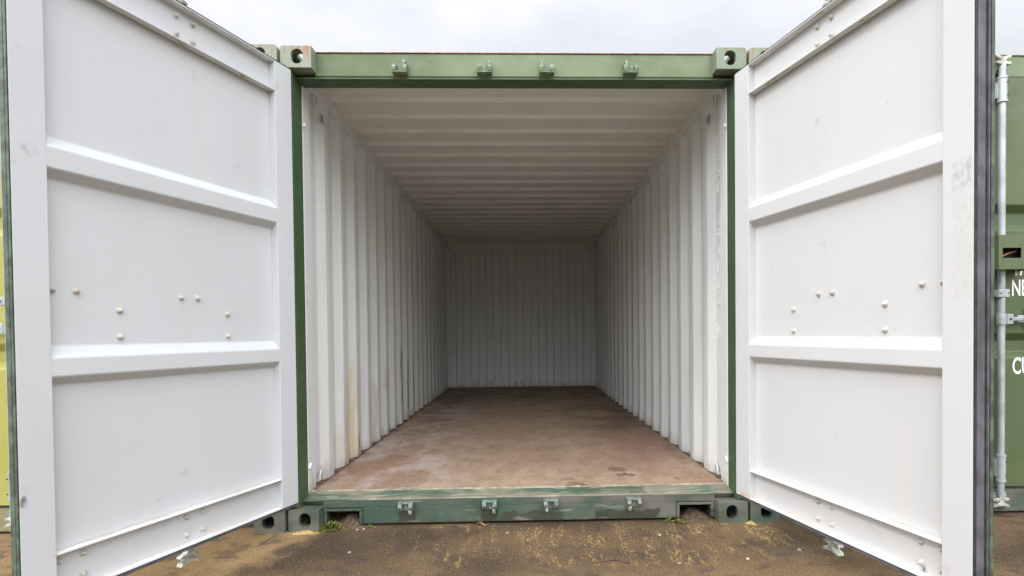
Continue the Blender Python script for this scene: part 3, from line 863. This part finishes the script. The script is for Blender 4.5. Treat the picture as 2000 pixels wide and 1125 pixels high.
# lock box welded on the right neighbour's door
lb = MB()
d = door_of(nb_r, 1); hx = nb_r.location.x + d.location.x
def DX(x): return hx - x
zz0, zz1 = 1.372, 1.558
for (a, b, z0, z1) in ((2.527, 2.549, zz0, zz1), (2.650, 2.735, zz0, zz1), (2.549, 2.650, 1.488, zz1), (2.549, 2.650, zz0, 1.433)):
    lb.box(DX(b), DX(a), .150, .156, z0, z1, 'green_door', .001)
lb.box(DX(2.735), DX(2.527), .046, .1495, zz1 - .006, zz1, 'green_door', .002)
lb.box(DX(2.533), DX(2.527), .10, .1495, zz0, zz1 - .0065, 'green_door', .001)
lb.box(DX(2.735), DX(2.728), .046, .1495, zz0, zz1 - .0065, 'green_door', .001)
lb.box(DX(2.727), DX(2.56), .098, .101, zz0 + .01, zz1 - .02, 'dark', 0)
lb.tube([(DX(2.57), .120, 1.445), (DX(2.61), .118, 1.462), (DX(2.66), .116, 1.478)], .006, 'leaf', 8)
lb.build('lock_box', d)

# ------------------------------------------------------------------ things on the ground
def leaf_clump(name, x, y, rx, ry, h, n, size, mats, label, cat):
    m = MB()
    for i in range(n):
        a = rng.uniform(0, 2 * math.pi); q = rng.random() ** .6
        px, py = rx * q * math.cos(a), ry * q * math.sin(a)
        pz = h * (1 - q * q) * rng.uniform(.2, 1)
        s_ = size * rng.uniform(.5, 1.2)
        d = Vector((math.cos(a) + rng.uniform(-.6, .6), math.sin(a) + rng.uniform(-.6, .6), rng.uniform(-.2, .9))).normalized()
        u = d.cross(Vector((rng.uniform(-1, 1), rng.uniform(-1, 1), 1))).normalized()
        p = Vector((px, py, pz + .002))
        m.add([p, p + d * s_ * .5 + u * s_ * .28, p + d * s_, p + d * s_ * .5 - u * s_ * .28], [[0, 1, 2, 3]], mats[i % len(mats)])
    o = m.build(name, zs=1, loc=(x, y, 0))
    return tag(o, label, cat)
leaf_clump('moss_clump', -1.005, .022, .055, .035, .036, 420, .017, ['moss', 'moss', 'weed', 'soil'], 'yellow green clump of moss beside the left bottom corner casting', 'moss')
leaf_clump('weed', .850, .020, .03, .018, .016, 110, .013, ['moss', 'weed', 'soil'], 'flat dull green weed in front of the right forklift pocket', 'weed')
leaf_clump('weed', .795, .040, .012, .008, .018, 16, .016, ['weed'], 'tiny bright green sprout under the right end of the sill', 'weed')
leaf_clump('weed', -.800, .030, .018, .01, .012, 40, .012, ['moss', 'weed'], 'small yellow green sprout below the sill near the left forklift pocket', 'weed')

def mound(name, x, y, rx, ry, h, label, mat='soil'):
    m = MB(); n = 28; rings = 9; V = [(0, 0, h)]; F = []
    for j in range(1, rings + 1):
        q = j / rings
        for k in range(n):
            a = 2 * math.pi * k / n
            jit = 1 + .16 * math.sin(3 * a + x * 9) + rng.uniform(-.05, .05)
            V.append((rx * q * jit * math.cos(a), ry * q * jit * math.sin(a), max(-.004, h * (math.cos(q * math.pi) * .5 + .5) + rng.uniform(-.004, .004) * (1.2 - q)) - (.004 if j == rings else 0)))
    for k in range(n): F.append([0, 1 + k, 1 + (k + 1) % n])
    for j in range(rings - 1):
        for k in range(n):
            a = 1 + j * n
            F.append([a + k, a + n + k, a + n + (k + 1) % n, a + (k + 1) % n])
    m.add(V, F, mat)
    return tag(m.build(name, zs=1, loc=(x, y, 0)), label, 'soil')
mound('soil_heap', -.915, .115, .10, .09, .050, 'brown heap of loose soil filling the left forklift pocket')
mound('soil_heap', .955, .135, .10, .10, .040, 'brown heap of loose soil filling the right forklift pocket')
mound('dust_heap', -1.12, -.022, .075, .028, .012, 'pale heap of wood dust in front of the left bottom corner casting', 'dust')
mound('dust_heap', 1.226, -.012, .03, .03, .012, 'small pale heap of wood dust at the gap by the right bottom corner castings', 'dust')

def crack(name, pts, w, label):
    m = MB(); V = []
    for i, (x, y) in enumerate(pts):
        k = w * (1 - abs(2 * i / (len(pts) - 1) - 1) ** 3) + .0008
        V += [(x - k * rng.uniform(.6, 1.3), y, .0012), (x + k * rng.uniform(.6, 1.3), y, .0012)]
    m.add(V, [[2 * i, 2 * i + 1, 2 * i + 3, 2 * i + 2] for i in range(len(pts) - 1)], 'dark')
    return tag(m.build(name, zs=1), kind='structure')
# dry leaf and twigs
m = MB()
V = []; F = []
for j in range(9):
    t = j / 8; wdt = .010 * math.sin(math.pi * min(1, t * .9 + .08))
    for s_ in (-1, 0, 1): V.append(((t - .5) * .07, s_ * wdt + .006 * math.sin(t * 5), .004 + .006 * abs(s_) + .006 * math.sin(t * 7)))
for j in range(8):
    for k in range(2): F.append([j * 3 + k, j * 3 + 3 + k, j * 3 + 4 + k, j * 3 + k + 1])
m.add(V, F, 'leaf')
lf = m.build('dry_leaf', zs=1, loc=(-.205, .035, 0)); lf.rotation_euler = (0, 0, -.25)
tag(lf, 'curled brown dry leaf lying below the middle of the sill', 'leaf')
def twig(x, y, pts, r, label):
    m = MB(); m.tube([Vector(p) for p in pts], r, 'twig', 7)
    return tag(m.build('twig', zs=1, loc=(x, y, 0)), label, 'twig')
twig(.41, -.46, [(-.075, -.012, .003), (-.04, -.004, .004), (0, .006, .006), (.03, .008, .004), (.055, -.012, .003), (.07, -.03, .003)], .0028, 'thin dark bent twig on the asphalt in front of the third keeper')
twig(.62, -.16, [(-.03, .01, .003), (0, .0, .004), (.035, -.006, .003)], .003, 'short dark twig right of the dust trails near the fourth keeper')

crack('ground_crack', [(-1.262, -.02), (-1.268, -.05), (-1.262, -.07), (-1.272, -.10), (-1.268, -.12), (-1.282, -.15), (-1.279, -.18), (-1.29, -.21)], .0035, '')
# pebbles one can tell apart
def pebble_mesh():
    b = bmesh.new(); bmesh.ops.create_icosphere(b, subdivisions=2, radius=1)
    for v in b.verts: v.co *= 1 + rng.uniform(-.16, .16)
    return b
for x, y, s_, lab in ((-.806, -.30, .010, 'white flat pebble on the asphalt in front of the left forklift pocket'), (-.07, -.09, .009, 'grey white pebble on the asphalt below the second keeper'), (-.86, .0, .009, 'pinkish pebble among crumbs by the left forklift pocket'), (.70, -.16, .009, 'bluish white pebble on the asphalt below the fourth keeper'), (1.02, -.47, .010, 'white crumbly pebble near the bottom right of the open asphalt'), (.70, -.5, .010, 'pale pebble at the lower edge near the bent twig'), (1.30, -.38, .009, 'white pebble beside the cam under the right door'), (-.83, .015, .007, 'small white pebble right beside the pinkish pebble')):
    m = MB(); m.bm(pebble_mesh(), 'pebble')
    m.v = [(a * s_ * .95, b * s_ * .8, c * s_ * .5) for a, b, c in m.v]
    tag(m.build('pebble', zs=1, loc=(x, y, s_ * .4)), lab, 'pebble', 'pebbles on the asphalt')

# uncountable crumbs of wood dust and grit
m = MB()
def crumb(x, y, s_, mat):
    a = rng.uniform(0, 6.28); c_, q = math.cos(a) * s_, math.sin(a) * s_
    e = rng.uniform(.3, .8); h = s_ * rng.uniform(.3, .9)
    m.add([(x + c_, y + q, 0), (x - q * e, y + c_ * e, 0), (x - c_, y - q, 0), (x + q * e, y - c_ * e, 0), (x, y, h)], [[0, 1, 4], [1, 2, 4], [2, 3, 4], [3, 0, 4]], mat)
for i in range(3200):
    x = rng.uniform(-1.9, 2.2); y = .05 - 1.0 * rng.random() ** 1.2
    crumb(x, y, rng.uniform(.0010, .0026), rng.choice(['dust', 'dust', 'pebble', 'soil', 'twig']))
for tx, ty, ln, n in ((-.28, -.02, .06, 90), (.02, -.30, .14, 140), (-.12, -.33, .12, 140), (.10, -.28, .14, 130), (-.38, -.25, .18, 120), (.30, -.20, .14, 140), (.52, -.08, .12, 140), (.55, -.2, .12, 120), (.70, -.10, .14, 150), (.78, -.14, .2, 150), (.66, -.26, .1, 90), (1.06, -.10, .12, 120), (1.18, -.1, .16, 140), (1.24, -.16, .2, 140), (.90, -.08, .1, 90), (.95, -.03, .05, 90), (-.95, .02, .05, 90), (-.45, .03, .02, 60), (-.3, .03, .02, 80)):
    for i in range(n):
        t = rng.gauss(0, .45)
        crumb(tx + rng.gauss(0, .020) + .15 * t * ln, ty + t * ln, rng.uniform(.0010, .0028), rng.choice(['dust', 'dust', 'dust', 'soil']))
tag(m.build('wood_crumbs', zs=1), 'scattered yellow crumbs of wood dust and grit on the asphalt', 'crumbs', kind='stuff')
